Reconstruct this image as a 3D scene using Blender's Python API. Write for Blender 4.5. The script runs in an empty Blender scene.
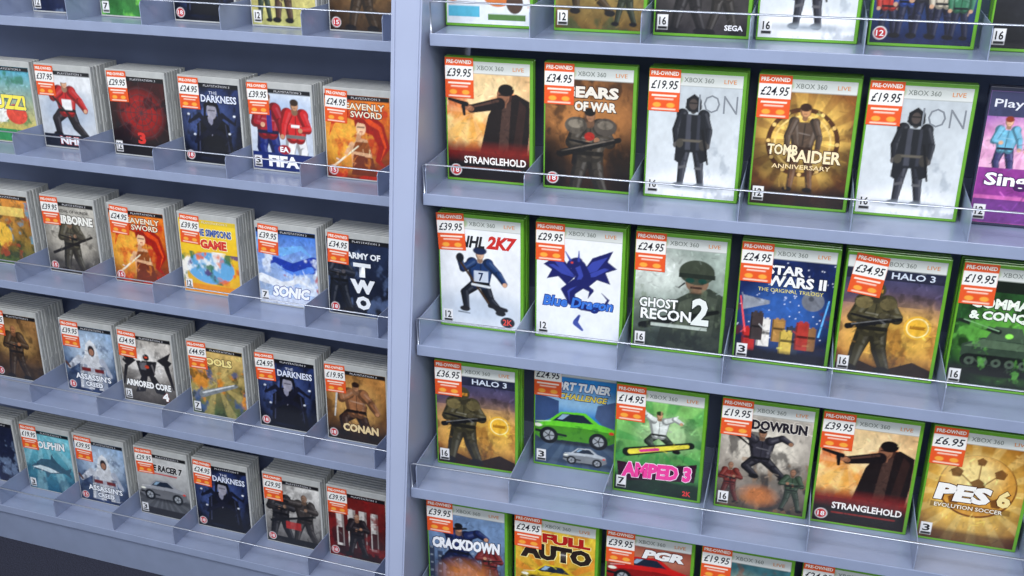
import bpy, numpy as np, math, random
from mathutils import Matrix, Vector
random.seed(4); rng=np.random.default_rng(7)
scn=bpy.context.scene; COL=scn.collection
scn.view_settings.view_transform='Standard'
Z0=1.0
def lin(c):
    c=np.array(c[:3],float)/255.; return np.where(c<=.04045,c/12.92,((c+.055)/1.055)**2.4)
def L4(c): return tuple(float(v) for v in lin(c))+(1.0,)
# ---------------------------------------------------------------- materials
def mat(name,rgb,rough=.45,metal=0,noise=0,nscale=60,coat=0,bump=0,trans=0,spec=.5):
    m=bpy.data.materials.new(name);m.use_nodes=True;nt=m.node_tree;b=nt.nodes['Principled BSDF']
    b.inputs['Base Color'].default_value=L4(rgb);b.inputs['Roughness'].default_value=rough;b.inputs['Metallic'].default_value=metal
    b.inputs['Coat Weight'].default_value=coat;b.inputs['Transmission Weight'].default_value=trans;b.inputs['Specular IOR Level'].default_value=spec
    tc=nt.nodes.new('ShaderNodeTexCoord');n=nt.nodes.new('ShaderNodeTexNoise');n.inputs['Scale'].default_value=nscale;n.inputs['Detail'].default_value=5
    nt.links.new(tc.outputs['Object'],n.inputs['Vector'])
    r=nt.nodes.new('ShaderNodeValToRGB');r.color_ramp.elements[0].position=.3;r.color_ramp.elements[1].position=.7
    c=lin(rgb);r.color_ramp.elements[0].color=tuple(c*(1-noise))+(1,);r.color_ramp.elements[1].color=tuple(np.clip(c*(1+noise),0,1))+(1,)
    nt.links.new(n.outputs['Fac'],r.inputs['Fac']);nt.links.new(r.outputs['Color'],b.inputs['Base Color'])
    if bump:
        bp=nt.nodes.new('ShaderNodeBump');bp.inputs['Strength'].default_value=bump;bp.inputs['Distance'].default_value=.002
        nt.links.new(n.outputs['Fac'],bp.inputs['Height']);nt.links.new(bp.outputs['Normal'],b.inputs['Normal'])
    return m
M_STEEL=mat('powder_coated_steel',(146,158,187),.30,0,.05,25,coat=.15)
M_PANEL_SHADED=mat('shaded_back_panel',(112,124,156),.5,0,.06,12)  # shelving colour, darkened to put the shadow behind the cases into the paint
M_POST=mat('painted_upright',(156,166,194),.36,0,.04,8,coat=.1)
M_WIRE=mat('chrome_wire',(184,190,204),.3,.8,.03,80)
M_GREEN=mat('green_plastic',(104,168,46),.28,0,.06,90,coat=.3)
M_GREY=mat('clear_grey_plastic',(190,192,190),.22,0,.07,70,coat=.4)
M_BLACK=mat('dark_plastic',(40,44,70),.3,0,.1,70,coat=.3)
M_CARPET=mat('carpet',(40,42,58),.95,0,.75,420,bump=.8)
M_WALL=mat('wall_paint',(200,202,205),.8,0,.03,6)
def artmat(name,rough,coat):
    m=bpy.data.materials.new(name);m.use_nodes=True;nt=m.node_tree;b=nt.nodes['Principled BSDF']
    a=nt.nodes.new('ShaderNodeVertexColor');a.layer_name='Col';nt.links.new(a.outputs['Color'],b.inputs['Base Color'])
    b.inputs['Roughness'].default_value=rough;b.inputs['Coat Weight'].default_value=coat;b.inputs['Coat Roughness'].default_value=.12
    return m
M_PRINT=artmat('glossy_print',.32,.3);M_LABEL=artmat('matte_label',.55,0)
# ---------------------------------------------------------------- mesh helpers
def newmesh(name,V,F,mats,smooth=False,idx=None):
    me=bpy.data.meshes.new(name);me.from_pydata([tuple(v) for v in V],[],F);me.update()
    for m in mats: me.materials.append(m)
    return me
def box(V,F,x0,x1,y0,y1,z0,z1,b=0.0):
    if b<=0:
        n=len(V)
        V+=[(x0,y0,z0),(x1,y0,z0),(x1,y1,z0),(x0,y1,z0),(x0,y0,z1),(x1,y0,z1),(x1,y1,z1),(x0,y1,z1)]
        F+=[(n,n+3,n+2,n+1),(n+4,n+5,n+6,n+7),(n,n+1,n+5,n+4),(n+1,n+2,n+6,n+5),(n+2,n+3,n+7,n+6),(n+3,n,n+4,n+7)];return
    import bmesh
    bm=bmesh.new();bmesh.ops.create_cube(bm,size=1)
    for v in bm.verts: v.co=Vector(((x0+x1)/2+v.co.x*(x1-x0),(y0+y1)/2+v.co.y*(y1-y0),(z0+z1)/2+v.co.z*(z1-z0)))
    bmesh.ops.bevel(bm,geom=bm.edges[:],offset=b,segments=2,affect='EDGES',profile=.5)
    n=len(V);bm.verts.ensure_lookup_table();bm.verts.index_update()
    V+=[tuple(v.co) for v in bm.verts];F+=[tuple(n+v.index for v in f.verts) for f in bm.faces];bm.free()
def tube(V,F,pts,r,seg=8):
    pts=[Vector(p) for p in pts];n0=len(V)
    for i,p in enumerate(pts):
        d=(pts[min(i+1,len(pts)-1)]-pts[max(i-1,0)]).normalized()
        a=d.cross(Vector((0,0,1))); a=a if a.length>.1 else d.cross(Vector((0,1,0)));a.normalize();b=d.cross(a)
        for k in range(seg):
            t=2*math.pi*k/seg;V.append(tuple(p+a*math.cos(t)*r+b*math.sin(t)*r))
    for i in range(len(pts)-1):
        for k in range(seg):
            F.append((n0+i*seg+k,n0+i*seg+(k+1)%seg,n0+(i+1)*seg+(k+1)%seg,n0+(i+1)*seg+k))
    F.append(tuple(n0+k for k in range(seg)));F.append(tuple(n0+(len(pts)-1)*seg+k for k in reversed(range(seg))))
def obj(name,data,M=None,parent=None,**k):
    o=bpy.data.objects.new(name,data);COL.objects.link(o)
    if parent: o.parent=parent
    if M is not None: o.matrix_basis=M
    for a,b in k.items(): o[a]=b
    return o
# ---------------------------------------------------------------- lettering
_tc={}
def glyphs(s,bold=0.0,shear=0.0):
    key=(s,bold,shear)
    if key in _tc: return _tc[key]
    c=bpy.data.curves.new('t','FONT');c.body=s;c.size=1;c.offset=bold;c.shear=shear;c.resolution_u=2
    o=bpy.data.objects.new('t',c);COL.objects.link(o)
    me=bpy.data.meshes.new_from_object(o);me.calc_loop_triangles()
    V=np.array([v.co[:2] for v in me.vertices],float).reshape(-1,2);T=[tuple(t.vertices) for t in me.loop_triangles]
    bpy.data.objects.remove(o);bpy.data.curves.remove(c);bpy.data.meshes.remove(me)
    if len(V): mn=V.min(0);mx=V.max(0)
    else: mn=np.zeros(2);mx=np.ones(2)
    V=(V-mn)/np.maximum(mx-mn,1e-6)
    _tc[key]=(V,T);return _tc[key]
def lt(c,k): return tuple(min(255,max(0,v+(255-v)*k if k>0 else v*(1+k))) for v in c)
# ---------------------------------------------------------------- painter
class Art:
    def __init__(s,A,bot,top=None,W=110,seed=0):
        s.A=A;s.W=W;s.H=int(W*A);s.r=np.random.default_rng(seed);s.grain=.30;s.seed=seed
        x=np.linspace(0,1,s.W);y=np.linspace(0,A,s.H);s.X,s.Y=np.meshgrid(x,y)
        b=lin(bot);t=lin(top if top else bot);k=(s.Y/A)[...,None];s.c=b*(1-k)+t*k;s.txt=[]
    def mix(s,m,col,a=1.0): m=(m*a)[...,None];s.c=s.c*(1-m)+lin(col)*m;return s
    def sd(s,d,soft=0): w=1.0/s.W+soft;return np.clip(.5-d/w,0,1)
    def ell(s,cx,cy,rx,ry,col,ang=0,soft=0,a=1.0):
        c,n=math.cos(ang),math.sin(ang);dx=s.X-cx;dy=s.Y-cy;u=(dx*c+dy*n)/rx;v=(-dx*n+dy*c)/ry
        d=(np.sqrt(u*u+v*v)-1)*min(rx,ry);return s.mix(s.sd(d,soft),col,a)
    def ring(s,cx,cy,r,w,col,soft=0,a=1.0):
        d=np.abs(np.sqrt((s.X-cx)**2+(s.Y-cy)**2)-r)-w/2;return s.mix(s.sd(d,soft),col,a)
    def cap(s,x1,y1,x2,y2,w1,w2,col,soft=0,a=1.0):
        dx,dy=x2-x1,y2-y1;l=dx*dx+dy*dy+1e-9;t=np.clip(((s.X-x1)*dx+(s.Y-y1)*dy)/l,0,1)
        d=np.hypot(s.X-x1-t*dx,s.Y-y1-t*dy)-(w1+(w2-w1)*t)/2;return s.mix(s.sd(d,soft),col,a)
    def poly(s,P,col,a=1.0):
        m=np.zeros_like(s.X)
        for ox,oy in((-.25,-.25),(.25,-.25),(-.25,.25),(.25,.25)):
            X=s.X+ox/s.W;Y=s.Y+oy/s.W;k=np.zeros(X.shape,bool);n=len(P)
            for i in range(n):
                xa,ya=P[i];xb,yb=P[(i+1)%n]
                if ya==yb: continue
                k^=((Y>=ya)!=(Y>=yb))&(X<(xb-xa)*(Y-ya)/(yb-ya)+xa)
            m+=k*.25
        return s.mix(m,col,a)
    def rect(s,x0,y0,x1,y1,col,a=1.0): return s.poly([(x0,y0),(x1,y0),(x1,y1),(x0,y1)],col,a)
    def noise(s,sc,amt,seed=1,col=None,thr=None,y0=-9,y1=9):
        r=np.random.default_rng(seed);t=np.zeros_like(s.X);w=1.;tot=0
        for o in range(4):
            n=int(sc*2**o)+2;g=r.random((n+2,n+2));u=s.X*(n-1);v=s.Y/s.A*(n-1);i=u.astype(int);j=v.astype(int);fu=u-i;fv=v-j
            fu=fu*fu*(3-2*fu);fv=fv*fv*(3-2*fv)
            t+=w*(g[j,i]*(1-fu)*(1-fv)+g[j,i+1]*fu*(1-fv)+g[j+1,i]*(1-fu)*fv+g[j+1,i+1]*fu*fv);tot+=w;w*=.55
        t/=tot;msk=((s.Y>y0)&(s.Y<y1)).astype(float)
        if col is None: s.c=np.clip(s.c*(1+(amt*(t-.5)*2*msk)[...,None]),0,1)
        else: s.mix(np.clip((t-(thr or .5))*9,0,1)*msk,col,amt)
        return s
    def rays(s,cx,cy,n,col,a=.5,ph=0,y0=-9,y1=9):
        th=np.arctan2(s.Y-cy,s.X-cx);m=np.clip(np.sin(th*n+ph)*2,0,1)*((s.Y>y0)&(s.Y<y1));return s.mix(m,col,a)
    def vband(s,y0,y1,col,a=1.,soft=.05):
        m=np.clip((s.Y-y0)/soft+.5,0,1)*np.clip((y1-s.Y)/soft+.5,0,1);return s.mix(m,col,a)
    def swirl(s,pts,w,col,a=1.):
        for i in range(len(pts)-1):
            t=i/(len(pts)-1);t2=(i+1)/(len(pts)-1);s.cap(*pts[i],*pts[i+1],w*(1-t)+.006,w*(1-t2)+.006,col,a=a)
        return s
    def man(s,x,y,h,body,skin=(200,150,115),pose='stand',flip=1,leg=None,bulk=1.0,head=None,hair=None):
        J=dict(nk=(0,.84),hd=(0,.925),sl=(-.11,.80),sr=(.11,.80),el=(-.17,.63),er=(.17,.63),hl=(-.16,.47),hr=(.16,.47),pl=(-.055,.5),pr=(.055,.5),kl=(-.08,.27),kr=(.09,.27),fl=(-.10,.03),fr=(.12,.03))
        if pose=='aim': J.update(el=(-.28,.80),hl=(-.44,.83),er=(.2,.68),hr=(.02,.70),kl=(-.14,.27),fl=(-.2,.03),fr=(.2,.03))
        if pose=='run': J.update(el=(-.24,.70),hl=(-.30,.86),er=(.25,.66),hr=(.34,.52),kl=(-.22,.36),fl=(-.2,.12),kr=(.14,.27),fr=(.3,.1))
        if pose=='jog': J.update(el=(-.18,.62),hl=(-.07,.60),er=(.18,.64),hr=(.20,.50),kl=(-.10,.30),fl=(-.06,.08),kr=(.10,.28),fr=(.14,.04))
        if pose=='leap': J.update(el=(-.27,.92),hl=(-.38,1.05),er=(.27,.88),hr=(.4,.8),kl=(-.2,.35),fl=(-.05,.2),kr=(.2,.36),fr=(.36,.2))
        if pose=='gun': J.update(el=(-.2,.62),hl=(-.02,.62),er=(.22,.64),hr=(.08,.66),kl=(-.12,.27),fl=(-.17,.03),fr=(.17,.03))
        P={k:(x+flip*v[0]*h,y+v[1]*h) for k,v in J.items()};leg=leg or lt(body,-.25);b=h*(1+(bulk-1)*.7)
        def seg(a,c,w1,w2,col):
            s.cap(*P[a],*P[c],w1*b,w2*b,lt(col,-.35));(x1,y1),(x2,y2)=P[a],P[c];o=.012*b
            s.cap(x1+o,y1+o,x2+o,y2+o,w1*b*.68,w2*b*.68,col);s.cap(x1+2*o,y1+o,x2+2*o,y2+o,w1*b*.22,w2*b*.18,lt(col,.22),soft=.01,a=.8)
        seg('pl','kl',.12,.09,leg);seg('kl','fl',.09,.06,leg);seg('pr','kr',.12,.09,leg);seg('kr','fr',.09,.06,leg)
        for f in('fl','fr'): s.ell(P[f][0]-.02*h*flip,P[f][1],.055*b,.03*b,(26,24,26))
        s.poly([P['sl'],P['sr'],P['pr'],P['pl']],lt(body,-.35));seg('sl','pl',.12,.11,body);seg('sr','pr',.12,.11,body)
        s.poly([(x-.07*b,y+.80*h),(x+.08*b,y+.80*h),(x+.05*b,y+.52*h),(x-.04*b,y+.52*h)],body);s.cap(x+.01*h,y+.78*h,x+.0*h,y+.54*h,.012*h,.012*h,lt(body,-.5))
        s.cap(x-.08*b,y+.51*h,x+.08*b,y+.51*h,.03*b,.03*b,lt(leg,-.5));s.cap(x-.05*b,y+.68*h,x+.07*b,y+.66*h,.012*b,.012*b,lt(body,.35),a=.7)
        seg('sl','el',.095,.075,body);seg('el','hl',.075,.05,body);seg('sr','er',.095,.075,body);seg('er','hr',.075,.05,body)
        s.cap(*P['nk'],*P['hd'],.06*b,.05*b,lt(skin,-.3));s.ell(*P['hl'],.032*h,.032*h,skin);s.ell(*P['hr'],.032*h,.032*h,skin)
        hx,hy=P['hd'];s.ell(hx,hy,.058*h,.075*h,lt(head or skin,-.35));s.ell(hx+.008*h,hy,.045*h,.066*h,head or skin);s.rect(hx-.035*h,hy-.002*h,hx+.035*h,hy+.014*h,(30,24,24),.6);s.cap(hx-.015*h,hy-.035*h,hx+.015*h,hy-.035*h,.008*h,.008*h,(90,50,44),a=.7)
        if hair: s.ell(hx,hy+.04*h,.062*h,.045*h,hair)
        if pose in('aim','gun'):
            q=P['hl'];s.cap(q[0]+flip*.12*h,q[1]-.02*h,q[0]-flip*.20*h,q[1]+.03*h,.045*h,.022*h,(20,20,22));s.cap(q[0]+flip*.02*h,q[1],q[0]+flip*.04*h,q[1]-.07*h,.03*h,.025*h,(20,20,22))
        return s
    def car(s,x,y,w,col,dark=(20,22,26)):
        P=lambda l:[(x+a*w,y+b*w) for a,b in l]
        s.ell(x+.5*w,y+.02*w,.52*w,.05*w,(20,20,24),soft=.04,a=.8)
        s.poly(P([(0,.08),(.02,.2),(.2,.27),(.34,.40),(.62,.42),(.78,.30),(.97,.25),(1,.1),(.9,.04),(.1,.02)]),lt(col,-.3))
        s.poly(P([(.02,.17),(.04,.2),(.2,.27),(.34,.40),(.62,.42),(.78,.30),(.96,.25),(.97,.2),(.6,.22),(.2,.2)]),col)
        s.poly(P([(.24,.27),(.36,.38),(.6,.39),(.72,.29)]),(30,42,60));s.poly(P([(.3,.3),(.36,.37),(.44,.375),(.36,.3)]),(150,180,205));s.cap(x+.02*w,y+.12*w,x+.4*w,y+.09*w,.035*w,.03*w,dark);s.cap(x+.05*w,y+.235*w,x+.22*w,y+.262*w,.012*w,.01*w,lt(col,.6))
        for cx in(.2,.78):
            s.ell(x+cx*w,y+.07*w,.11*w,.11*w,dark);s.ell(x+cx*w,y+.07*w,.065*w,.065*w,(170,175,180))
            for t in range(5): s.cap(x+cx*w,y+.07*w,x+cx*w+.06*w*math.cos(t*1.257),y+.07*w+.06*w*math.sin(t*1.257),.012*w,.012*w,dark)
        s.ell(x+.07*w,y+.19*w,.05*w,.022*w,(245,245,230));s.ell(x+.93*w,y+.2*w,.03*w,.02*w,(230,60,40));return s
    def text(s,t,x,y,w,h,col,bold=.01,shear=0,rot=0,out=None):
        if out: s.txt.append((t,x,y,w,h,out,bold+.035,shear,rot,0,.02))
        s.txt.append((t,x,y,w,h,col,bold,shear,rot,1,0));return s
    def rate(s,n,kind='r',x=.025,y=.03,d=.14):
        s.badge=(n,kind,x,y,d)
        if kind=='r': s.text(n,x+d*.22,y+d*.28,d*.56,d*.44,(250,250,250),.02)
        else: s.text(n,x+d*.14,y+d*.38,d*.56,d*.64,(20,20,20),.02)
        return s
    def finish(s):
        top=s.A-(.145 if s.A>1.3 else .075)
        if s.grain>.2:
            r=np.random.default_rng(s.seed+900)
            for i in range(110):
                x=r.random();y=r.random()*top;j=min(s.H-1,int(y/s.A*s.H));c=s.c[j,min(s.W-1,int(x*s.W))].copy();th=r.random()*6.28;l=.015+.06*r.random()
                k=r.choice([.5,.65,1.45,1.8]);x2=x+l*math.cos(th);y2=min(top-.01,y+l*math.sin(th));w=.008+.014*r.random()
                dx,dy=x2-x,y2-y;q=dx*dx+dy*dy+1e-9;t=np.clip(((s.X-x)*dx+(s.Y-y)*dy)/q,0,1);d=np.hypot(s.X-x-t*dx,s.Y-y-t*dy)-w/2
                m=(s.sd(d)*.5)[...,None];s.c=s.c*(1-m)+np.clip(c*k,0,1)*m
        s.noise(20,s.grain,s.seed+200,y1=top);s.c=np.clip(s.c,0,1)**1.06
        if hasattr(s,'badge'):
            n,kind,x,y,d=s.badge
            if kind=='r': s.ell(x+d/2,y+d/2,d/2,d/2,(235,235,235));s.ell(x+d/2,y+d/2,d*.42,d*.42,(200,36,42))
            else: s.rect(x,y,x+d*.85,y+d*1.2,(240,240,240));s.rect(x+.008,y+.008,x+d*.85-.008,y+d*.28,(30,30,30))
        return s
def cover_mesh(name,art,w,h,x0,z0,mats,yoff=-.0004):
    W,H=art.W,art.H;n=W*H
    V=np.zeros((n,3));V[:,0]=x0+art.X.ravel()*w;V[:,1]=yoff;V[:,2]=z0+art.Y.ravel()/art.A*h
    C=np.ones((n,4));C[:,:3]=np.clip(art.c.reshape(-1,3),0,1)
    i=np.arange(n).reshape(H,W);q=np.stack([i[:-1,:-1],i[:-1,1:],i[1:,1:],i[1:,:-1]],-1).reshape(-1,4)
    VV=[V];CC=[C];loops=[q.ravel()];tot=[np.full(len(q),4)];N=n;lay=0
    for (t,x,y,tw,th,col,bold,shear,rot,front,grow) in art.txt:
        gv,T=glyphs(t,bold,shear)
        if not len(T): continue
        g=gv*np.array([tw+grow,th+grow])-grow/2;c,s_=math.cos(rot),math.sin(rot)
        gx=x+g[:,0]*c-g[:,1]*s_;gy=y+g[:,0]*s_+g[:,1]*c
        P=np.zeros((len(g),3));P[:,0]=x0+np.clip(gx,0,1)*w;P[:,2]=z0+np.clip(gy,0,art.A)/art.A*h;lay+=1;P[:,1]=yoff-(.0003 if front else .00015)-.00001*(lay%6)
        VV.append(P);k=np.ones((len(g),4));k[:,:3]=lin(col);CC.append(k)
        T=np.array(T)+N;loops.append(T.ravel());tot.append(np.full(len(T),3));N+=len(g)
    V=np.concatenate(VV);C=np.concatenate(CC);lp=np.concatenate(loops);tt=np.concatenate(tot)
    me=bpy.data.meshes.new(name);me.vertices.add(len(V));me.vertices.foreach_set('co',V.ravel().astype(np.float32))
    me.loops.add(len(lp));me.loops.foreach_set('vertex_index',lp.astype(np.int32));me.polygons.add(len(tt))
    st=np.concatenate([[0],np.cumsum(tt)[:-1]]);me.polygons.foreach_set('loop_start',st.astype(np.int32));me.polygons.foreach_set('loop_total',tt.astype(np.int32))
    me.update(calc_edges=True)
    a=me.color_attributes.new('Col','FLOAT_COLOR','POINT');a.data.foreach_set('color',C.ravel().astype(np.float32))
    for m in mats: me.materials.append(m)
    me.validate();return me
# ---------------------------------------------------------------- cover designs
XA=1.40; PA=1.20
def xhead(a,kind='x'):
    A=a.A;a.rect(0,A-.135,1,A,(226,229,226));a.ell(.62,A+.05,.55,.16,(196,202,198),soft=.06,a=.7);a.ell(.30,A-.07,.05,.05,(170,190,150),soft=.02);a.rect(0,A-.142,1,A-.135,(140,146,140))
    a.text('XBOX 360',.37,A-.095,.32,.052,(112,120,114),0);a.text('LIVE',.80,A-.092,.13,.044,(222,130,40),0);return a
def phead(a,col=(20,20,24)):
    A=a.A;a.rect(0,A-.07,1,A,col);a.text('PLAYSTATION 3',.42,A-.052,.44,.030,(215,215,220),0);return a
def a_gunman():
    a=Art(XA,(120,20,12),(238,196,140),seed=1);a.ell(.35,.85,.6,.45,(252,222,168),soft=.3);a.noise(3,.5,3);a.noise(4,.85,5,(226,104,34),.5,.3,1.1);a.noise(6,.7,15,(120,30,16),.58,.3,.9);a.ell(.22,.6,.3,.2,(250,190,90),soft=.2,a=.8)
    a.rays(.3,.8,9,(255,230,190),.15);a.poly([(.40,.34),(.97,.34),(1,.62),(1,.97),(.84,1.05),(.62,.99),(.5,.78)],(30,20,20));a.poly([(.62,.36),(.74,.36),(.78,.96),(.68,.96)],(84,60,52),.8);a.poly([(.80,.4),(.9,.4),(.96,.9),(.88,.98)],(58,36,32),.8)
    a.ell(.70,1.03,.09,.11,(70,42,32));a.ell(.685,1.02,.075,.10,(150,102,76));a.ell(.72,1.09,.095,.07,(20,14,14));a.rect(.63,1.02,.72,1.04,(30,18,16),.8)
    a.cap(.64,.93,.30,.85,.14,.10,(26,18,20));a.cap(.62,.96,.34,.88,.03,.02,(90,62,52));a.cap(.30,.85,.20,.87,.06,.06,(160,108,78));a.cap(.24,.90,.03,.95,.055,.035,(20,20,22));a.cap(.2,.88,.21,.78,.045,.035,(20,20,22))
    a.rect(0,0,1,.34,(20,10,10));a.vband(.26,.42,(128,26,18),.85,.12);a.text('STRANGLEHOLD',.20,.19,.76,.09,(245,240,235),.03);a.rect(.2,.13,.9,.145,(150,40,30));return xhead(a.rate('18'))
def a_gears():
    a=Art(XA,(44,26,14),(116,76,42),seed=2);a.noise(3,.7,11);a.ell(.5,.80,.5,.4,(190,128,70),soft=.3,a=.85);a.noise(5,.7,12,(30,18,12),.55)
    a.man(.52,-.12,1.06,(78,70,60),(160,116,86),'gun',1,bulk=2.0,hair=(24,20,18));a.ell(.36,.74,.13,.10,(96,88,78));a.ell(.36,.76,.09,.05,(150,140,124),a=.8);a.ell(.70,.74,.13,.10,(86,78,70));a.ell(.70,.76,.09,.05,(136,126,112),a=.8)
    a.cap(.18,.40,.86,.60,.09,.06,(22,20,20));a.cap(.2,.43,.8,.60,.015,.015,(120,110,100));a.cap(.36,.42,.34,.3,.06,.05,(26,22,22));a.ell(.52,.62,.06,.05,(170,40,30));a.noise(8,.55,17,(24,16,12),.58,0,.9)
    a.ell(.08,.30,.22,.35,(15,10,8),soft=.15,a=.8);a.ell(.95,.3,.18,.35,(15,10,8),soft=.15,a=.8)
    a.text('GEARS',.18,1.06,.66,.13,(235,228,215),.05,out=(50,20,10));a.text('OF WAR',.34,.91,.48,.11,(235,228,215),.05,out=(50,20,10));a.rate('18');return xhead(a)
def a_snow():
    a=Art(XA,(222,227,230),(198,206,212),seed=3);a.grain=.10;a.noise(3,.14,21);a.ell(.5,.1,.6,.2,(242,244,246),soft=.1);a.noise(6,.55,22,(160,170,180),.58,0,.6);a.noise(5,.3,24,(176,186,196),.52,.6,1.1)
    a.text('ION',.54,.98,.42,.20,(132,138,146),-.012)
    a.man(.49,.10,1.06,(38,40,48),(96,92,90),'stand',1,leg=(52,54,64),bulk=1.05,head=(70,64,62));a.poly([(.37,.95),(.62,.95),(.66,.60),(.68,.44),(.60,.40),(.56,.52),(.43,.52),(.38,.38),(.31,.42),(.32,.60)],(32,34,40));a.poly([(.42,.95),(.47,.95),(.48,.55),(.42,.55)],(74,76,86));a.poly([(.54,.95),(.57,.95),(.58,.55),(.54,.55)],(58,60,70))
    a.rect(.36,.64,.63,.67,(104,98,88));a.ell(.36,.62,.04,.05,(78,74,66));a.ell(.62,.61,.045,.06,(66,62,58));a.poly([(.40,1.02),(.41,1.12),(.49,1.18),(.57,1.12),(.58,1.02),(.54,.98),(.44,.98)],(26,27,32));a.ell(.485,1.065,.045,.06,(84,74,70));a.rect(.44,1.07,.53,1.085,(20,20,24));a.cap(.60,.78,.68,.4,.03,.02,(20,20,24));a.cap(.37,.34,.44,.36,.03,.03,(96,96,100));a.cap(.55,.34,.61,.34,.03,.03,(96,96,100));a.ell(.5,.12,.3,.03,(160,170,180),soft=.05)
    a.rate('16','b');return xhead(a)
def a_gold():
    a=Art(XA,(60,32,12),(146,90,34),seed=4);a.ell(.5,.75,.45,.45,(248,206,106),soft=.35,a=.9);a.rays(.5,.75,14,(110,60,20),.45);a.noise(4,.5,31);a.noise(7,.5,33,(70,38,14),.58);a.ring(.5,.72,.36,.05,(86,50,20));a.ring(.5,.72,.29,.02,(250,214,130))
    for i in range(12):
        t=i*math.pi/6;a.ell(.5+.36*math.cos(t),.72+.36*math.sin(t),.022,.022,(240,200,120))
    a.man(.5,.16,.98,(92,74,60),(206,150,104),'stand',1,leg=(120,84,56),bulk=.95,hair=(60,34,18))
    a.vband(.40,.68,(44,22,8),.5,.08);a.text('TOMB',.14,.57,.32,.12,(250,232,190),.03,out=(70,36,12));a.text('RAIDER',.36,.50,.56,.14,(250,232,190),.03,out=(70,36,12));a.text('ANNIVERSARY',.2,.42,.62,.05,(248,222,170),.01);a.vband(-.1,.2,(26,14,8),.8,.1);a.rate('12','b');return xhead(a)
def a_sing():
    a=Art(XA,(225,110,180),(150,110,190),seed=5);a.noise(3,.2,4);a.ell(.3,.75,.4,.35,(244,190,220),soft=.2);a.rays(.4,.8,10,(190,90,170),.3)
    a.rect(0,XA-.26,1,XA,(64,68,104));a.text('PlayStation.2',.05,XA-.19,.90,.11,(232,234,244),.01)
    a.man(.22,.46,.68,(120,190,220),(235,185,150),'jog',1,leg=(60,60,110),bulk=1.3,hair=(150,60,30));a.man(.56,.44,.70,(236,110,150),(225,170,135),'jog',-1,leg=(50,40,80),bulk=1.3,hair=(60,35,20));a.man(.86,.44,.66,(240,200,90),(225,170,135),'jog',1,leg=(50,40,80),bulk=1.3,hair=(40,25,20))
    a.rect(0,.30,1,.60,(150,60,150));a.text('SingStar',.08,.37,.84,.18,(255,255,255),.03,out=(70,20,90));a.rect(0,0,1,.26,(120,60,140));a.rate('12','b');return a
def a_hockey():
    a=Art(XA,(232,236,240),(244,246,248),seed=6);a.grain=.08;a.ell(.5,.25,.55,.2,(200,210,222),soft=.2);a.noise(4,.1,2)
    a.text('NHL',.24,1.03,.32,.15,(30,32,38),.04,.25);a.text('2K7',.58,1.03,.38,.17,(205,45,40),.05,.25)
    a.man(.50,.12,.90,(30,60,110),(215,170,140),'run',1,leg=(25,30,42),bulk=1.45,head=(220,180,150));a.ell(.50,1.0,.085,.05,(28,44,80));a.cap(.24,.86,.62,.30,.03,.03,(70,50,30));a.cap(.62,.30,.82,.26,.06,.05,(30,30,34));a.rect(.42,.60,.60,.74,(205,214,228),.95);a.cap(.40,.56,.62,.54,.03,.03,(220,225,230));a.ell(.25,.89,.05,.06,(26,30,40));a.text('7',.48,.61,.06,.11,(20,40,80),.02);a.cap(.22,.18,.36,.17,.02,.015,(120,130,140))
    a.ell(.84,.10,.09,.07,(40,42,50));a.text('2K',.78,.06,.12,.08,(230,80,70),.02);a.rate('12','b');return xhead(a)
def a_dragon():
    a=Art(XA,(236,239,244),(246,248,250),seed=7);a.grain=.06;a.noise(4,.07,2);d=(30,36,104);m=(62,76,170)
    a.poly([(.48,.82),(.30,1.02),(.10,1.10),(.16,.98),(.08,.92),(.18,.86),(.12,.74),(.26,.78),(.36,.68)],d);a.poly([(.52,.82),(.66,1.05),(.90,1.16),(.84,1.02),(.95,.94),(.82,.88),(.88,.74),(.72,.78),(.62,.68)],d)
    for p in(((.5,.8),(.66,1.0),(.84,1.08),(.72,.9)),((.46,.8),(.30,.98),(.16,1.04),(.28,.88)),((.5,.78),(.8,.94),(.86,.93),(.7,.82)),((.48,.78),(.2,.93),(.14,.92),(.3,.82))): a.poly(p,m)
    a.swirl([(.5,.92),(.56,.82),(.5,.70),(.40,.60),(.42,.48),(.55,.42),(.68,.40),(.80,.42),(.86,.54),(.78,.62)],.18,d);a.swirl([(.49,.92),(.53,.82),(.48,.70),(.385,.60),(.40,.48)],.06,m)
    a.ell(.45,.97,.10,.06,d,.5);a.cap(.40,1.0,.34,1.10,.03,.01,m);a.cap(.5,1.0,.5,1.12,.03,.01,m);a.ell(.42,.97,.015,.012,(230,80,60));a.swirl([(.52,.72),(.66,.64),(.62,.54)],.09,d);a.swirl([(.46,.72),(.32,.62),(.36,.50)],.09,d);a.cap(.48,.22,.52,.30,.06,.03,(50,70,150));a.cap(.56,.12,.48,.20,.03,.07,(60,80,160))
    a.text('Blue Dragon',.08,.36,.84,.17,(60,120,215),.04,.2,out=(24,44,120));a.rate('12','b');return xhead(a)
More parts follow.
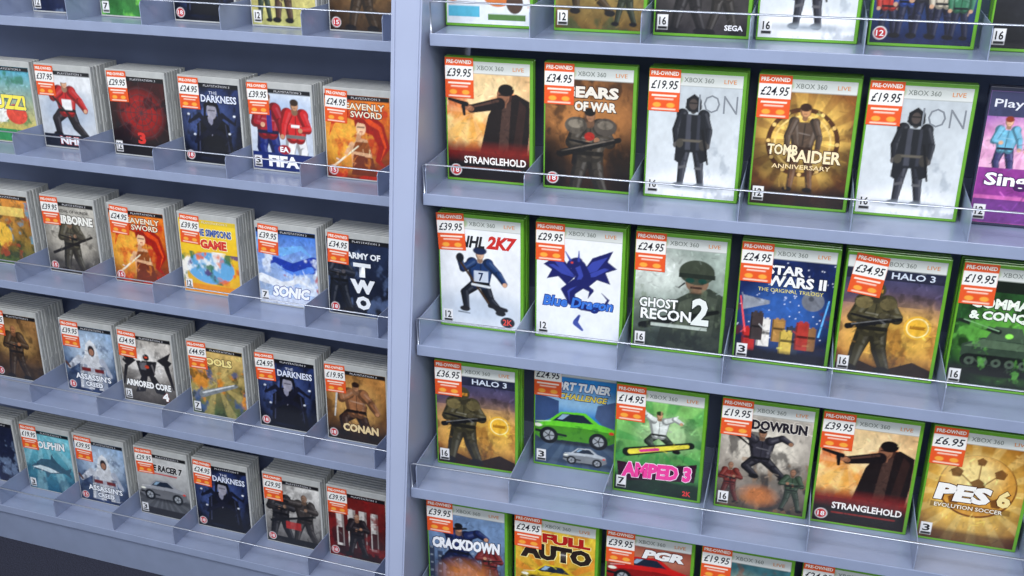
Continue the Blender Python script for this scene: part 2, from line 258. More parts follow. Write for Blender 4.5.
def a_recon():
    a=Art(XA,(60,74,66),(176,190,180),seed=8);a.noise(3,.5,5);a.ell(.25,.95,.4,.25,(214,222,214),soft=.25)
    a.poly([(.26,.0),(1,.0),(1,.74),(.84,.82),(.66,.78),(.46,.64),(.32,.3)],(58,66,56));a.poly([(.46,.3),(.62,.3),(.66,.7),(.52,.62)],(84,92,78));a.poly([(.74,.2),(.9,.2),(.94,.7),(.8,.74)],(76,84,72));a.rect(.62,.74,.78,.84,(96,78,60));a.ell(.70,.88,.13,.13,(136,108,86));a.ell(.69,1.0,.20,.15,(66,74,60));a.rect(.49,.93,.90,.985,(40,48,40));a.ell(.76,.90,.05,.03,(24,70,60));a.ell(.62,.90,.05,.03,(24,70,60));a.cap(.56,.86,.50,.80,.02,.015,(20,22,22));a.rect(.63,.80,.76,.83,(70,50,40))
    a.cap(.10,.28,.95,.54,.09,.05,(24,28,26));a.cap(.3,.38,.5,.44,.07,.06,(40,44,40));a.noise(9,.55,9,(110,122,100),.56,0,.8)
    a.text('GHOST',.06,.52,.44,.12,(245,247,245),.03,out=(30,40,36));a.text('RECON',.08,.37,.58,.14,(245,247,245),.03,out=(30,40,36));a.text('2',.66,.35,.20,.34,(235,240,235),.04,out=(30,40,36));a.vband(-.1,.24,(28,36,32),.7,.08);a.rect(.2,.29,.85,.33,(190,200,190));a.rate('16','b');return xhead(a)
def a_space():
    a=Art(XA,(16,22,44),(18,40,96),seed=9);a.noise(4,.6,3);a.ell(.5,.6,.40,.34,(60,110,190),soft=.3,a=.8);a.noise(6,.6,8,(110,36,30),.6,.15,.7)
    for i in range(70): x,y=a.r.random()*1,.25+a.r.random();a.ell(x,y,.007,.007,(230,235,250))
    a.ell(.80,.80,.12,.12,(120,124,134));a.ell(.78,.83,.03,.03,(80,84,94));a.poly([(.05,.62),(.34,.72),(.34,.76),(.05,.80)],(150,156,168))
    a.text('STAR',.28,1.08,.40,.11,(245,245,245),.04,out=(20,30,60));a.text('WARS II',.28,.94,.64,.13,(245,245,245),.04,out=(20,30,60));a.text('THE ORIGINAL TRILOGY',.20,.87,.70,.045,(235,220,120),0)
    for i,(x,c) in enumerate([(.14,(196,44,40)),(.30,(232,228,220)),(.46,(180,136,74)),(.62,(56,66,86)),(.80,(150,108,70)),(.22,(70,60,60)),(.55,(220,190,90)),(.72,(180,60,50))]):
        y=.22+.07*(i%3);h=.18+.06*(i%2);a.rect(x-.07,y-.1,x+.07,y+h,lt(c,-.3));a.rect(x-.05,y-.1,x+.07,y+h,c);a.rect(x-.035,y+h,x+.0,y+h+.02,c);a.rect(x+.02,y+h,x+.055,y+h+.02,c);a.rect(x-.05,y+.05,x+.07,y+.08,lt(c,-.5))
    a.cap(.10,.35,.02,.78,.02,.015,(250,90,90));a.cap(.90,.38,.97,.82,.02,.015,(110,190,250));a.vband(-.1,.14,(14,18,34),.9,.05);a.rate('3','b');return xhead(a)
def a_dusk():
    a=Art(XA,(200,128,44),(44,80,136),seed=10);a.ell(.6,.5,.6,.34,(244,194,84),soft=.35,a=.85);a.noise(3,.4,6);a.noise(3,.5,9,(24,44,80),.5,.85,1.3);a.noise(6,.5,19,(150,80,26),.55,.15,.7);a.vband(-.1,.18,(60,32,14),.9,.2)
    a.poly([(.0,.1),(.24,.16),(.5,.06),(.8,.2),(1,.12),(1,0),(0,0)],(40,24,14))
    a.man(.34,.02,1.06,(84,78,52),(84,78,56),'gun',1,bulk=1.9,head=(88,82,54));a.ell(.22,.86,.09,.07,(120,108,70));a.ell(.47,.86,.09,.07,(104,94,62));a.ell(.34,1.02,.085,.09,(72,70,48));a.rect(.28,.99,.40,1.03,(200,140,50));a.cap(.08,.56,.62,.70,.07,.04,(22,22,24));a.cap(.12,.59,.5,.69,.012,.01,(120,120,120));a.noise(9,.5,23,(40,34,24),.6,.1,1.0)
    a.ell(.80,.62,.14,.14,(236,184,60));a.ring(.80,.62,.11,.014,(252,236,170));a.rect(.72,.60,.88,.64,(170,120,30))
    a.rect(0,1.14,1,1.265,(14,20,34),.7);a.text('HALO 3',.46,1.165,.44,.075,(210,220,235),.02);a.rate('16','b');return xhead(a)
def a_command():
    a=Art(XA,(16,40,20),(40,90,40),seed=11);a.noise(4,.7,3);a.ell(.6,.55,.45,.35,(120,205,80),soft=.3,a=.7);a.noise(5,.8,8,(8,20,10),.52)
    a.ell(.5,.2,.55,.08,(10,16,12),soft=.06);a.poly([(.10,.36),(.85,.34),(.97,.48),(.74,.58),(.30,.60),(.10,.50)],(56,74,58));a.poly([(.12,.48),(.3,.58),(.74,.56),(.94,.48)],(100,124,96),.7);a.poly([(.32,.58),(.40,.74),(.66,.74),(.74,.58)],(74,94,74));a.cap(.44,.68,.04,.78,.06,.045,(28,38,30));a.cap(.44,.69,.08,.79,.012,.01,(150,190,150));a.cap(.18,.32,.88,.32,.15,.15,(18,24,20))
    for i in range(6): a.ell(.2+i*.135,.31,.05,.05,(80,96,80));a.ell(.2+i*.135,.31,.02,.02,(20,26,22))
    a.ell(.55,.64,.04,.03,(160,250,100));a.ell(.85,.46,.03,.02,(160,250,100));a.noise(8,.6,14,(110,190,80),.62,.1,1.0)
    a.text('COMMAND',.12,.94,.80,.12,(240,248,235),.05,out=(14,34,16));a.text('& CONQUER',.12,.79,.84,.12,(240,248,235),.05,out=(14,34,16));a.rect(0,1.13,1,1.26,(12,26,14));a.rate('16','b');return xhead(a)
def a_tuner():
    a=Art(XA,(50,90,140),(50,150,225),seed=12);a.grain=.15;a.noise(3,.2,3);a.ell(.5,.95,.6,.14,(180,220,245),soft=.15,a=.7);a.poly([(0,.55),(.3,.72),(.3,.92),(.0,1.0)],(60,84,130));a.poly([(1,.5),(.75,.75),(.78,.92),(1,1.0)],(80,100,140));a.vband(.0,.55,(64,84,110),1,.05);a.rays(.5,.6,18,(110,130,150),.3,0,-1,.5)
    a.car(-.04,.34,1.08,(110,214,50));a.noise(8,.5,5,(30,90,30),.62,.4,.6);a.text('IMPORT TUNER',.05,1.08,.88,.12,(250,252,255),.05,.25,out=(20,50,120));a.text('CHALLENGE',.3,.96,.6,.08,(255,230,90),.03,.25,out=(20,50,120));a.car(.36,.06,.56,(190,196,202));a.rate('3','b');return xhead(a)
def a_board():
    a=Art(XA,(30,110,60),(150,215,120),seed=13);a.noise(4,.35,3);a.rays(.5,.7,11,(50,150,74),.5);a.ell(.6,.85,.3,.2,(215,240,190),soft=.2,a=.6);a.noise(6,.5,24,(30,90,50),.6,.3,1.1);a.vband(-.1,.22,(26,30,32),.9,.08)
    a.man(.50,.50,.64,(228,234,228),(220,170,130),'leap',1,leg=(60,70,60),bulk=1.6,hair=(40,60,30));a.cap(.14,.54,.88,.74,.12,.09,(26,34,30));a.cap(.18,.55,.84,.725,.07,.05,(240,226,80));a.cap(.3,.58,.5,.63,.04,.04,(220,60,140));a.poly([(.02,.40),(.5,.38),(.97,.50),(.95,.24),(.5,.2),(.05,.13)],(50,10,38))
    a.text('AMPED 3',.08,.19,.84,.21,(240,64,156),.06,.15,.06,out=(250,220,240));a.rate('7','b');a.text('2K',.82,.04,.1,.07,(220,60,60),.03);return xhead(a)
def a_runner():
    a=Art(XA,(84,72,60),(204,196,184),seed=14);a.noise(3,.6,3);a.ell(.5,.85,.35,.25,(236,228,212),soft=.2);a.noise(6,.75,6,(44,40,42),.55,0,1.05);a.noise(9,.5,7,(150,110,70),.6,0,.7)
    a.man(.46,.30,.80,(56,54,64),(170,128,100),'leap',1,bulk=1.5,hair=(26,20,20));a.man(.14,.05,.56,(120,44,36),(160,120,96),'gun',1,bulk=1.3);a.man(.84,.04,.58,(66,86,66),(160,120,96),'gun',-1,bulk=1.3);a.cap(.12,1.02,.36,.84,.035,.02,(20,20,22));a.ell(.48,.2,.18,.12,(216,130,60),soft=.1,a=.7)
    a.text('SHADOWRUN',.08,1.08,.86,.13,(34,30,40),.05,out=(226,220,210));a.rate('16','b');return xhead(a)
def a_football():
    a=Art(XA,(104,54,14),(176,116,34),seed=15);a.ell(.5,.62,.5,.5,(250,205,100),soft=.45,a=.9);a.rays(.5,.66,16,(255,235,160),.22);a.noise(3,.35,3);a.ell(.52,.74,.40,.40,(120,70,20));a.ell(.52,.75,.385,.385,(214,156,66));a.ell(.46,.86,.26,.24,(255,232,160),soft=.2,a=.85)
    for (x,y,r) in((.52,.76,.09),(.29,.90,.07),(.73,.93,.07),(.31,.55,.07),(.74,.56,.07),(.52,1.06,.055)):
        a.poly([(x+r*math.cos(t*1.257+1.57),y+r*math.sin(t*1.257+1.57)) for t in range(5)],(110,64,22),.9)
    for p in((.52,.85,.52,1.02),(.44,.79,.35,.87),(.60,.79,.68,.88),(.47,.68,.36,.6),(.57,.68,.69,.6)): a.cap(*p,.014,.014,(120,74,26),a=.85)
    a.text('PES',.10,.52,.58,.22,(252,250,245),.06,.1,out=(80,40,10));a.text('6',.74,.52,.14,.22,(252,230,160),.05,out=(90,46,10));a.rect(.08,.42,.9,.49,(70,36,10),.6);a.text('EVOLUTION SOCCER',.12,.43,.7,.05,(255,250,235),.01);a.vband(-.1,.14,(70,34,10),.7,.06);a.rate('3','b');return xhead(a)
def a_city():
    a=Art(XA,(50,60,84),(130,160,200),seed=16);a.noise(3,.5,3)
    for i in range(10):
        x=i*.11;h=.5+.4*a.r.random();a.rect(x,0,x+.07,h,(40+i*4,48+i*4,70+i*4),.85)
        for j in range(6): a.rect(x+.015,.1+j*.12,x+.05,.13+j*.12,(170,180,190),.5)
    a.man(.40,.24,.90,(30,44,96),(200,150,120),'leap',1,bulk=1.9,hair=(30,24,22));a.man(.80,.2,.72,(130,44,44),(200,150,120),'gun',-1,bulk=1.6);a.cap(.06,1.0,.5,1.08,.05,.03,(24,26,32));a.text('CRACKDOWN',.05,.72,.90,.17,(248,250,255),.06,.15,.05,out=(26,34,70));a.ell(.5,.35,.3,.2,(230,140,60),soft=.2,a=.7);a.rate('18');return xhead(a)
def a_auto():
    a=Art(XA,(190,120,30),(238,206,70),seed=17);a.noise(4,.3,3);a.rays(.5,.5,12,(230,120,40),.5);a.text('FULL',.34,1.08,.60,.14,(180,30,24),.06,out=(250,236,160));a.text('AUTO',.06,.82,.90,.24,(40,28,22),.07,out=(250,236,160));a.car(.06,.4,.88,(225,190,40));a.ell(.3,.3,.3,.14,(240,140,40),soft=.1);a.rate('12','b');return xhead(a)
def a_redcar():
    a=Art(XA,(60,30,30),(140,52,44),seed=18);a.grain=.15;a.noise(3,.3,3);a.ell(.5,1.1,.6,.14,(220,150,120),soft=.2,a=.6);a.car(.0,.70,1.0,(206,32,28));a.text('PGR',.42,1.10,.5,.13,(245,245,245),.06,.2,out=(90,14,14));a.vband(0,.68,(50,50,54),1,.1);a.car(.1,.3,.8,(60,70,90));a.rate('3','b');return xhead(a)
def a_green():
    a=Art(XA,(30,60,70),(70,120,130),seed=19);a.noise(3,.6,3);a.ell(.5,.8,.3,.3,(190,210,190),soft=.2,a=.6);a.man(.5,.1,1.0,(50,60,70),(190,150,120),'gun',bulk=1.6);a.noise(6,.5,5,(150,80,40),.6);a.rate('16','b');return xhead(a)
def a_white():
    a=Art(XA,(226,232,236),(236,236,234),seed=20);a.grain=.12;a.noise(4,.1,3);a.noise(5,.8,23,(200,110,50),.52,.2,.9);a.rect(.02,.08,.40,.2,(90,180,205));a.ell(.62,.38,.2,.18,(205,120,60));a.ell(.60,.5,.12,.10,(190,60,50));a.ell(.82,.25,.1,.12,(80,60,50));a.rect(.5,.05,.95,.12,(90,130,70));return xhead(a)
def a_desert():
    a=Art(XA,(110,84,40),(200,180,110),seed=21);a.noise(4,.6,3);a.noise(5,.7,8,(60,80,50),.52);a.man(.4,.1,.8,(90,70,44),(180,130,90),'run',bulk=1.6);a.man(.8,.05,.6,(60,70,50),(180,130,90),'gun',bulk=1.5);a.rate('12','b');return xhead(a)
def a_war():
    a=Art(XA,(50,46,48),(96,92,90),seed=22);a.noise(3,.8,3);a.man(.36,.0,.9,(54,50,52),(130,100,80),'gun',bulk=1.7);a.man(.72,.0,.8,(70,64,60),(130,100,80),'gun',-1,bulk=1.6);a.text('SEGA',.76,.05,.2,.06,(240,240,245),.03);a.rate('16','b');return xhead(a)
def a_group():
    a=Art(XA,(20,30,70),(70,110,180),seed=23);a.noise(3,.5,3)
    for x,c,h in((.15,(190,60,50),.62),(.33,(50,80,160),.72),(.5,(60,60,70),.82),(.68,(200,190,170),.7),(.85,(60,120,90),.62)): a.man(x,.06,h,c,(200,160,130),'stand',leg=(34,36,60),bulk=1.3)
    a.rate('12','r');return xhead(a)
def a_night():
    a=Art(XA,(18,18,22),(50,52,60),seed=24);a.noise(3,.7,3);a.man(.5,.0,.9,(60,60,66),(150,120,100),'gun',bulk=1.5);a.rate('16','b');return xhead(a)
W3=88
def P3(b,t,seed): return Art(PA,b,t,W3,seed)
def p_quiz():
    a=P3((230,200,60),(70,170,200),31);a.noise(4,.3,2);a.noise(5,.7,12,(40,120,70),.55);a.ell(.3,.5,.24,.2,(240,240,235));a.ell(.65,.45,.2,.16,(225,80,60));a.text('BUZZ!',.12,.52,.74,.24,(255,240,90),.05,out=(30,60,120));a.rect(0,0,1,.2,(60,150,90));return phead(a.rate('3','b'))
def p_hockey():
    a=P3((200,206,214),(232,234,236),32);a.grain=.15;a.noise(3,.2,2);a.ell(.5,.6,.5,.3,(180,192,208),soft=.2);a.man(.5,.08,1.0,(196,36,36),(225,175,140),'run',1,leg=(40,34,40),bulk=2.0,head=(225,175,140));a.ell(.5,1.06,.075,.045,(232,234,238));a.rect(.42,.60,.6,.76,(240,240,240));a.cap(.2,.86,.74,.28,.035,.03,(40,30,26));a.rect(0,0,1,.2,(30,34,48));a.text('NHL',.3,.05,.4,.12,(235,238,242),.05,out=(170,30,34));a.ell(.85,.1,.07,.07,(225,225,228));return phead(a)
def p_red():
    a=P3((22,10,12),(60,18,18),33);a.noise(3,.7,2);a.ell(.55,.65,.34,.32,(160,28,24),soft=.2);a.noise(5,.8,8,(20,12,22),.55)
    for i in range(12): t=i*.5236;a.cap(.55,.66,.55+.5*math.cos(t),.66+.5*math.sin(t),.012,.008,(80,50,54))
    for r in(.10,.19,.28,.38): a.ring(.55,.66,r,.012,(84,52,56))
    a.rect(0,0,1,.16,(16,10,12));a.text('3',.44,.18,.14,.18,(220,50,40),.05);return phead(a.rate('12','b'))
def p_dark():
    a=P3((8,10,22),(34,48,92),34);a.noise(3,.8,2);a.ell(.45,.6,.35,.4,(84,106,170),soft=.3,a=.7);a.noise(6,.7,9,(10,12,26),.55);k=(14,14,24)
    a.poly([(.2,.08),(.85,.08),(.8,.6),(.62,.72),(.42,.72),(.25,.58)],k);a.poly([(.44,.7),(.54,.7),(.5,.4)],(150,150,170));a.cap(.3,.6,.26,.15,.02,.02,(60,64,90));a.cap(.74,.6,.78,.15,.02,.02,(50,54,80));a.ell(.52,.79,.085,.12,(158,156,170));a.rect(.46,.79,.58,.81,(30,30,44),.8)
    a.poly([(.40,.78),(.42,.92),(.52,.95),(.62,.92),(.65,.76),(.60,.86),(.45,.87)],k);a.cap(.42,.88,.38,.6,.05,.03,k);a.cap(.62,.88,.67,.6,.05,.03,k)
    for s in((.2,.3),(.8,.35),(.12,.6),(.9,.62)): a.swirl([(.5,.5),((s[0]+.5)/2,s[1]+.12),s,(s[0]+.04,s[1]+.12)],.1,(18,20,40));a.ell(s[0],s[1]+.12,.022,.016,(235,240,250))
    a.text('THE',.50,1.04,.14,.045,(225,230,245),.0);a.text('DARKNESS',.36,.92,.60,.11,(225,232,250),.03,out=(16,20,50));return phead(a.rate('18'))
def p_soccer():
    a=P3((190,202,220),(230,236,244),35);a.grain=.15;a.noise(3,.12,2);a.ell(.5,.9,.6,.2,(150,180,220),soft=.2,a=.6);a.man(.28,-.02,1.14,(170,24,40),(225,175,140),'jog',1,leg=(28,44,120),bulk=1.9,hair=(110,70,40));a.rect(.27,.56,.35,.88,(30,50,140),.9);a.man(.73,-.04,1.1,(212,36,40),(200,150,115),'jog',-1,leg=(240,240,240),bulk=1.8,hair=(60,40,26));a.rect(.66,.66,.80,.70,(245,245,245));a.rect(0,0,1,.26,(24,44,110));a.text('FIFA',.26,.05,.5,.17,(250,250,252),.06);a.ell(.53,.32,.10,.07,(170,30,44));a.text('EA',.46,.28,.14,.08,(250,250,252),.04);return phead(a.rate('3','b'))
def p_sword():
    a=P3((120,24,8),(236,130,34),36);a.noise(3,.5,2);a.ell(.35,.55,.4,.4,(252,190,70),soft=.3,a=.8);a.noise(4,.85,8,(200,44,14),.53);a.swirl([(.6,.85),(.8,.75),(.9,.5),(.8,.3),(.95,.15)],.3,(170,26,10));a.swirl([(.62,.87),(.84,.76),(.92,.5),(.84,.3)],.08,(236,80,20));a.swirl([(.55,.9),(.3,.95),(.12,.8),(.05,.6)],.16,(200,50,14))
    a.poly([(.40,.05),(.75,.05),(.70,.4),(.64,.58),(.50,.60),(.38,.45)],(226,176,134));a.poly([(.38,.05),(.78,.05),(.72,.32),(.42,.36)],(120,50,20));a.poly([(.40,.40),(.70,.38),(.66,.54),(.46,.54)],(150,80,30));a.cap(.5,.58,.54,.7,.07,.06,(214,160,120));a.ell(.55,.74,.075,.10,(238,194,154));a.cap(.50,.755,.60,.755,.015,.015,(60,24,16));a.cap(.53,.69,.57,.69,.012,.012,(180,40,40));a.poly([(.45,.74),(.47,.86),(.58,.88),(.68,.80),(.66,.60),(.62,.8),(.5,.82)],(150,24,10));a.cap(.06,.12,.5,.48,.035,.02,(246,236,206));a.cap(.4,.5,.3,.35,.07,.05,(226,176,134));a.noise(7,.45,29,(250,150,50),.6)
    a.text('HEAVENLY',.22,1.0,.70,.09,(252,240,215),.02,out=(90,20,6));a.text('SWORD',.40,.89,.48,.09,(252,240,215),.02,out=(90,20,6));return phead(a.rate('15'))
def p_toon():
    a=P3((60,100,50),(230,150,60),37);a.noise(4,.6,2);a.noise(4,.8,9,(90,160,190),.55,.4,1.1);a.ell(.4,.5,.2,.22,(240,190,70));a.noise(6,.7,5,(40,60,40),.55);a.noise(6,.7,15,(180,70,40),.6);a.rect(.1,.84,.9,1.0,(250,220,120),.8);return phead(a.rate('7','b'))
def p_airborne():
    a=P3((60,54,50),(190,186,176),38);a.noise(3,.5,2);a.ell(.5,.55,.4,.3,(214,206,190),soft=.2,a=.6);a.man(.5,.0,.98,(92,86,70),(190,150,120),'gun',1,bulk=2.0,head=(190,150,120));a.ell(.5,.95,.085,.05,(86,84,64));a.cap(.12,.32,.9,.66,.05,.04,(34,30,28));a.noise(6,.6,6,(50,44,40),.58,0,.7);a.text('MEDAL OF HONOR',.30,1.03,.6,.05,(50,46,44),.01);a.text('AIRBORNE',.24,.84,.72,.15,(250,248,240),.05,out=(60,54,50));return phead(a.rate('15'))
def p_yellow():
    a=P3((236,180,40),(252,216,56),39);a.grain=.1;a.noise(3,.12,2);a.ell(.5,.42,.42,.26,(110,176,222));a.noise(4,.9,7,(250,250,245),.56,.2,.7);a.noise(5,.9,17,(236,110,50),.60,.15,.68);a.noise(5,.9,27,(60,120,80),.63,.15,.68);a.noise(6,.9,37,(90,70,130),.65,.15,.68)
    a.text('THE SIMPSONS',.26,.94,.66,.12,(60,90,170),.05,out=(255,250,200));a.text('GAME',.36,.74,.46,.15,(220,60,50),.06,out=(255,250,200));a.rect(0,0,1,.14,(236,150,40));return phead(a.rate('12','b'),(230,200,60))
def p_blue():
    a=P3((190,210,235),(60,120,210),40);a.noise(3,.4,2);a.swirl([(.05,.95),(.4,.85),(.75,.95),(.95,.8)],.2,(120,180,240));a.swirl([(.95,.7),(.6,.6),(.3,.72),(.1,.6)],.26,(34,64,170));a.swirl([(.9,.62),(.6,.52),(.35,.6)],.1,(90,140,230));a.noise(5,.8,9,(230,238,248),.58,.2,.8);a.noise(6,.8,19,(180,60,50),.68,.2,.7);a.swirl([(.05,.4),(.4,.32),(.7,.42),(.95,.3)],.14,(236,240,246));a.rect(0,0,1,.12,(210,218,236));a.text('SONIC',.22,.12,.64,.18,(250,252,255),.06,.2,out=(30,60,150));return phead(a.rate('7','b'))
def p_two():
    a=P3((10,14,28),(30,44,76),41);a.noise(3,.7,2);a.noise(5,.7,6,(90,110,150),.57);a.man(.18,.05,.95,(36,42,58),(90,86,90),'gun',bulk=1.9);a.text('ARMY OF',.32,.90,.54,.10,(245,248,252),.04);a.text('T',.42,.62,.28,.22,(245,248,252),.07);a.text('W',.36,.36,.40,.22,(245,248,252),.07);a.text('O',.44,.10,.24,.22,(245,248,252),.07);return phead(a.rate('18'))
def p_brown():
    a=P3((56,40,24),(150,110,64),42);a.noise(3,.8,2);a.ell(.5,.7,.35,.25,(214,170,100),soft=.2,a=.7);a.man(.5,.0,1.0,(84,62,40),(180,120,80),'gun',bulk=1.9);a.noise(5,.6,5,(40,26,16),.56);return phead(a.rate('15'))
def p_hood():
    a=P3((30,50,90),(150,176,205),43);a.noise(3,.6,2);a.ell(.55,.75,.35,.3,(210,225,240),soft=.25,a=.7);a.noise(6,.6,14,(40,60,100),.58,0,.9);a.poly([(.25,.05),(.8,.05),(.78,.5),(.66,.74),(.46,.74),(.30,.5)],(206,208,212));a.poly([(.3,.06),(.42,.06),(.44,.5),(.38,.52)],(150,158,172));a.poly([(.70,.06),(.8,.06),(.76,.5),(.7,.5)],(140,148,164));a.poly([(.42,.7),(.47,.90),(.56,.98),(.65,.90),(.70,.70)],(225,228,232));a.ell(.56,.77,.065,.10,(48,40,46));a.ell(.56,.75,.045,.06,(170,124,100));a.rect(.32,.38,.76,.45,(120,30,30));a.rect(.5,.37,.58,.46,(180,180,190))
    a.cap(.3,.6,.08,.42,.13,.08,(196,200,208));a.cap(.08,.42,.02,.5,.05,.04,(90,60,50));a.cap(.75,.6,.88,.35,.12,.08,(176,182,196));a.poly([(.52,.05),(.56,.36),(.62,.05)],(60,70,96));a.noise(6,.6,4,(24,40,74),.6,0,.5);a.text("ASSASSIN'S",.18,.22,.70,.11,(245,248,252),.03,out=(20,34,66));a.text('CREED',.36,.10,.34,.09,(245,248,252),.03,out=(20,34,66));return phead(a.rate('15'))
def p_mech():
    a=P3((64,58,54),(206,200,192),44);a.noise(3,.5,2);a.ell(.5,.7,.4,.25,(236,232,226),soft=.2,a=.8);a.noise(6,.6,14,(90,84,80),.58);k=(36,34,38)
    for q in([(.3,.75),(.7,.78),(.62,.5),(.36,.48)],[(.7,.8),(.98,.98),(.92,.84),(.99,.8),(.88,.68)],[(.3,.75),(.02,.96),(.08,.8),(.03,.72),(.14,.62)],[(.38,.5),(.5,.5),(.42,.2),(.22,.16)],[(.52,.5),(.64,.5),(.84,.18),(.62,.2)]): a.poly(q,k)
    a.ell(.5,.83,.06,.06,k);a.poly([(.36,.72),(.5,.74),(.48,.6),(.38,.6)],(110,108,112));a.cap(.6,.7,.64,.55,.03,.02,(120,116,116));a.cap(.1,.62,.02,.3,.07,.04,k);a.cap(.88,.7,.97,.32,.10,.04,k);a.cap(.3,.4,.3,.22,.03,.03,(110,108,112));a.ell(.5,.83,.03,.015,(230,80,40));a.ell(.5,.66,.04,.03,(200,70,40));a.text('ARMORED CORE',.06,.27,.86,.12,(250,250,248),.05,out=(30,28,30));a.text('4',.74,.08,.12,.15,(250,250,248),.05,out=(120,30,24));return phead(a.rate('12','b'))
def p_arcade():
    a=P3((60,90,50),(214,180,110),45);a.noise(4,.6,2);a.rays(.5,.6,9,(240,210,130),.3);a.noise(4,.85,9,(222,140,40),.53,.2,.85);a.noise(5,.8,19,(60,90,140),.60);a.cap(.2,.35,.85,.6,.12,.06,(130,136,140));a.cap(.22,.38,.8,.6,.03,.02,(220,224,224));a.noise(6,.7,8,(50,60,34),.58);a.text('TOOLS',.2,.9,.6,.13,(250,230,150),.05,out=(60,34,14));a.rate('7','b');return phead(a)
def p_warrior():
    a=P3((50,30,18),(190,134,70),46);a.noise(3,.6,2);a.ell(.5,.65,.35,.35,(236,186,110),soft=.25,a=.7);a.man(.5,.0,1.02,(164,110,72),(196,140,100),'run',1,leg=(60,36,24),bulk=2.1,hair=(30,18,12));a.cap(.2,.98,.13,.4,.035,.02,(210,210,206));a.noise(7,.5,11,(60,34,20),.6);a.vband(-.1,.2,(30,18,12),.8,.1);a.text('CONAN',.26,.16,.6,.14,(240,214,160),.05,out=(60,20,10));return phead(a.rate('18'))
def p_sea():
    a=P3((20,90,120),(120,200,215),47);a.noise(3,.3,2);a.rays(.4,1.2,14,(190,235,240),.3);a.noise(5,.5,6,(16,70,100),.6,0,.5);a.poly([(.1,.45),(.35,.64),(.55,.66),(.58,.76),(.68,.62),(.85,.5),(.98,.56),(.92,.44),(.96,.34),(.80,.42),(.5,.36),(.42,.26),(.38,.38),(.2,.40)],(60,96,116));a.poly([(.12,.44),(.3,.42),(.5,.38),(.7,.42),(.5,.48),(.3,.5)],(210,226,230));a.ell(.25,.52,.012,.012,(10,20,30));a.text('DOLPHIN',.2,.84,.70,.15,(250,252,252),.04,.1,.06,out=(16,80,110));return phead(a.rate('3','b'))
def p_racer():
    a=P3((110,112,116),(210,210,208),48);a.grain=.15;a.noise(3,.3,2);a.vband(0,.42,(80,82,86),1,.08);a.rays(.5,.5,20,(130,132,136),.3,0,-1,.4);a.car(.03,.32,.94,(160,162,168));a.rect(0,.0,1,.14,(40,40,44));a.text('RIDGE RACER 7',.06,.88,.86,.13,(30,30,34),.05,.2,out=(240,238,236));a.rect(.1,.82,.8,.84,(200,40,36));return phead(a.rate('3','b'))
def p_squad():
    a=P3((90,86,84),(218,216,212),49);a.noise(3,.5,2);a.noise(5,.6,12,(120,116,114),.56);a.man(.28,.05,1.0,(48,46,50),(150,120,100),'gun',bulk=1.9);a.man(.72,.05,.95,(66,60,58),(150,120,100),'aim',bulk=1.8);a.ell(.28,.98,.075,.05,(40,40,44));a.cap(.1,.4,.9,.62,.05,.04,(24,24,26));a.rect(.36,.3,.64,.44,(180,40,34),.85);a.rect(0,0,1,.12,(28,28,30));a.noise(6,.6,7,(60,56,56),.6,0,.8);return phead(a.rate('18'))
def p_crimson():
    a=P3((40,10,12),(120,30,26),50);a.noise(3,.6,2)
    for i in range(4): x=.14+i*.2;a.rect(x,.2,x+.13,.92,(216,210,204));a.rect(x+.09,.2,x+.13,.92,(150,140,136));a.rect(x+.02,.25,x+.11,.55,(70,34,34))
    a.noise(5,.8,5,(130,24,22),.54);a.man(.5,.05,.8,(40,30,34),(190,140,110),'gun',bulk=1.8);return phead(a.rate('18'))
def p_navy():
    a=P3((26,36,70),(20,26,50),51);a.noise(3,.6,2);a.noise(5,.7,9,(120,140,170),.6);a.rate('12','b');return phead(a)
def p_lime():
    a=P3((60,130,60),(30,60,40),52);a.noise(3,.6,2);a.noise(5,.7,9,(130,210,90),.58);a.rate('7','b');return phead(a)
def p_olive():
    a=P3((190,190,120),(230,200,120),53);a.noise(4,.5,2);a.man(.5,.05,.9,(110,80,60),bulk=1.6);a.man(.2,.05,.7,(70,90,70),bulk=1.4);a.rate('12','b');return phead(a)
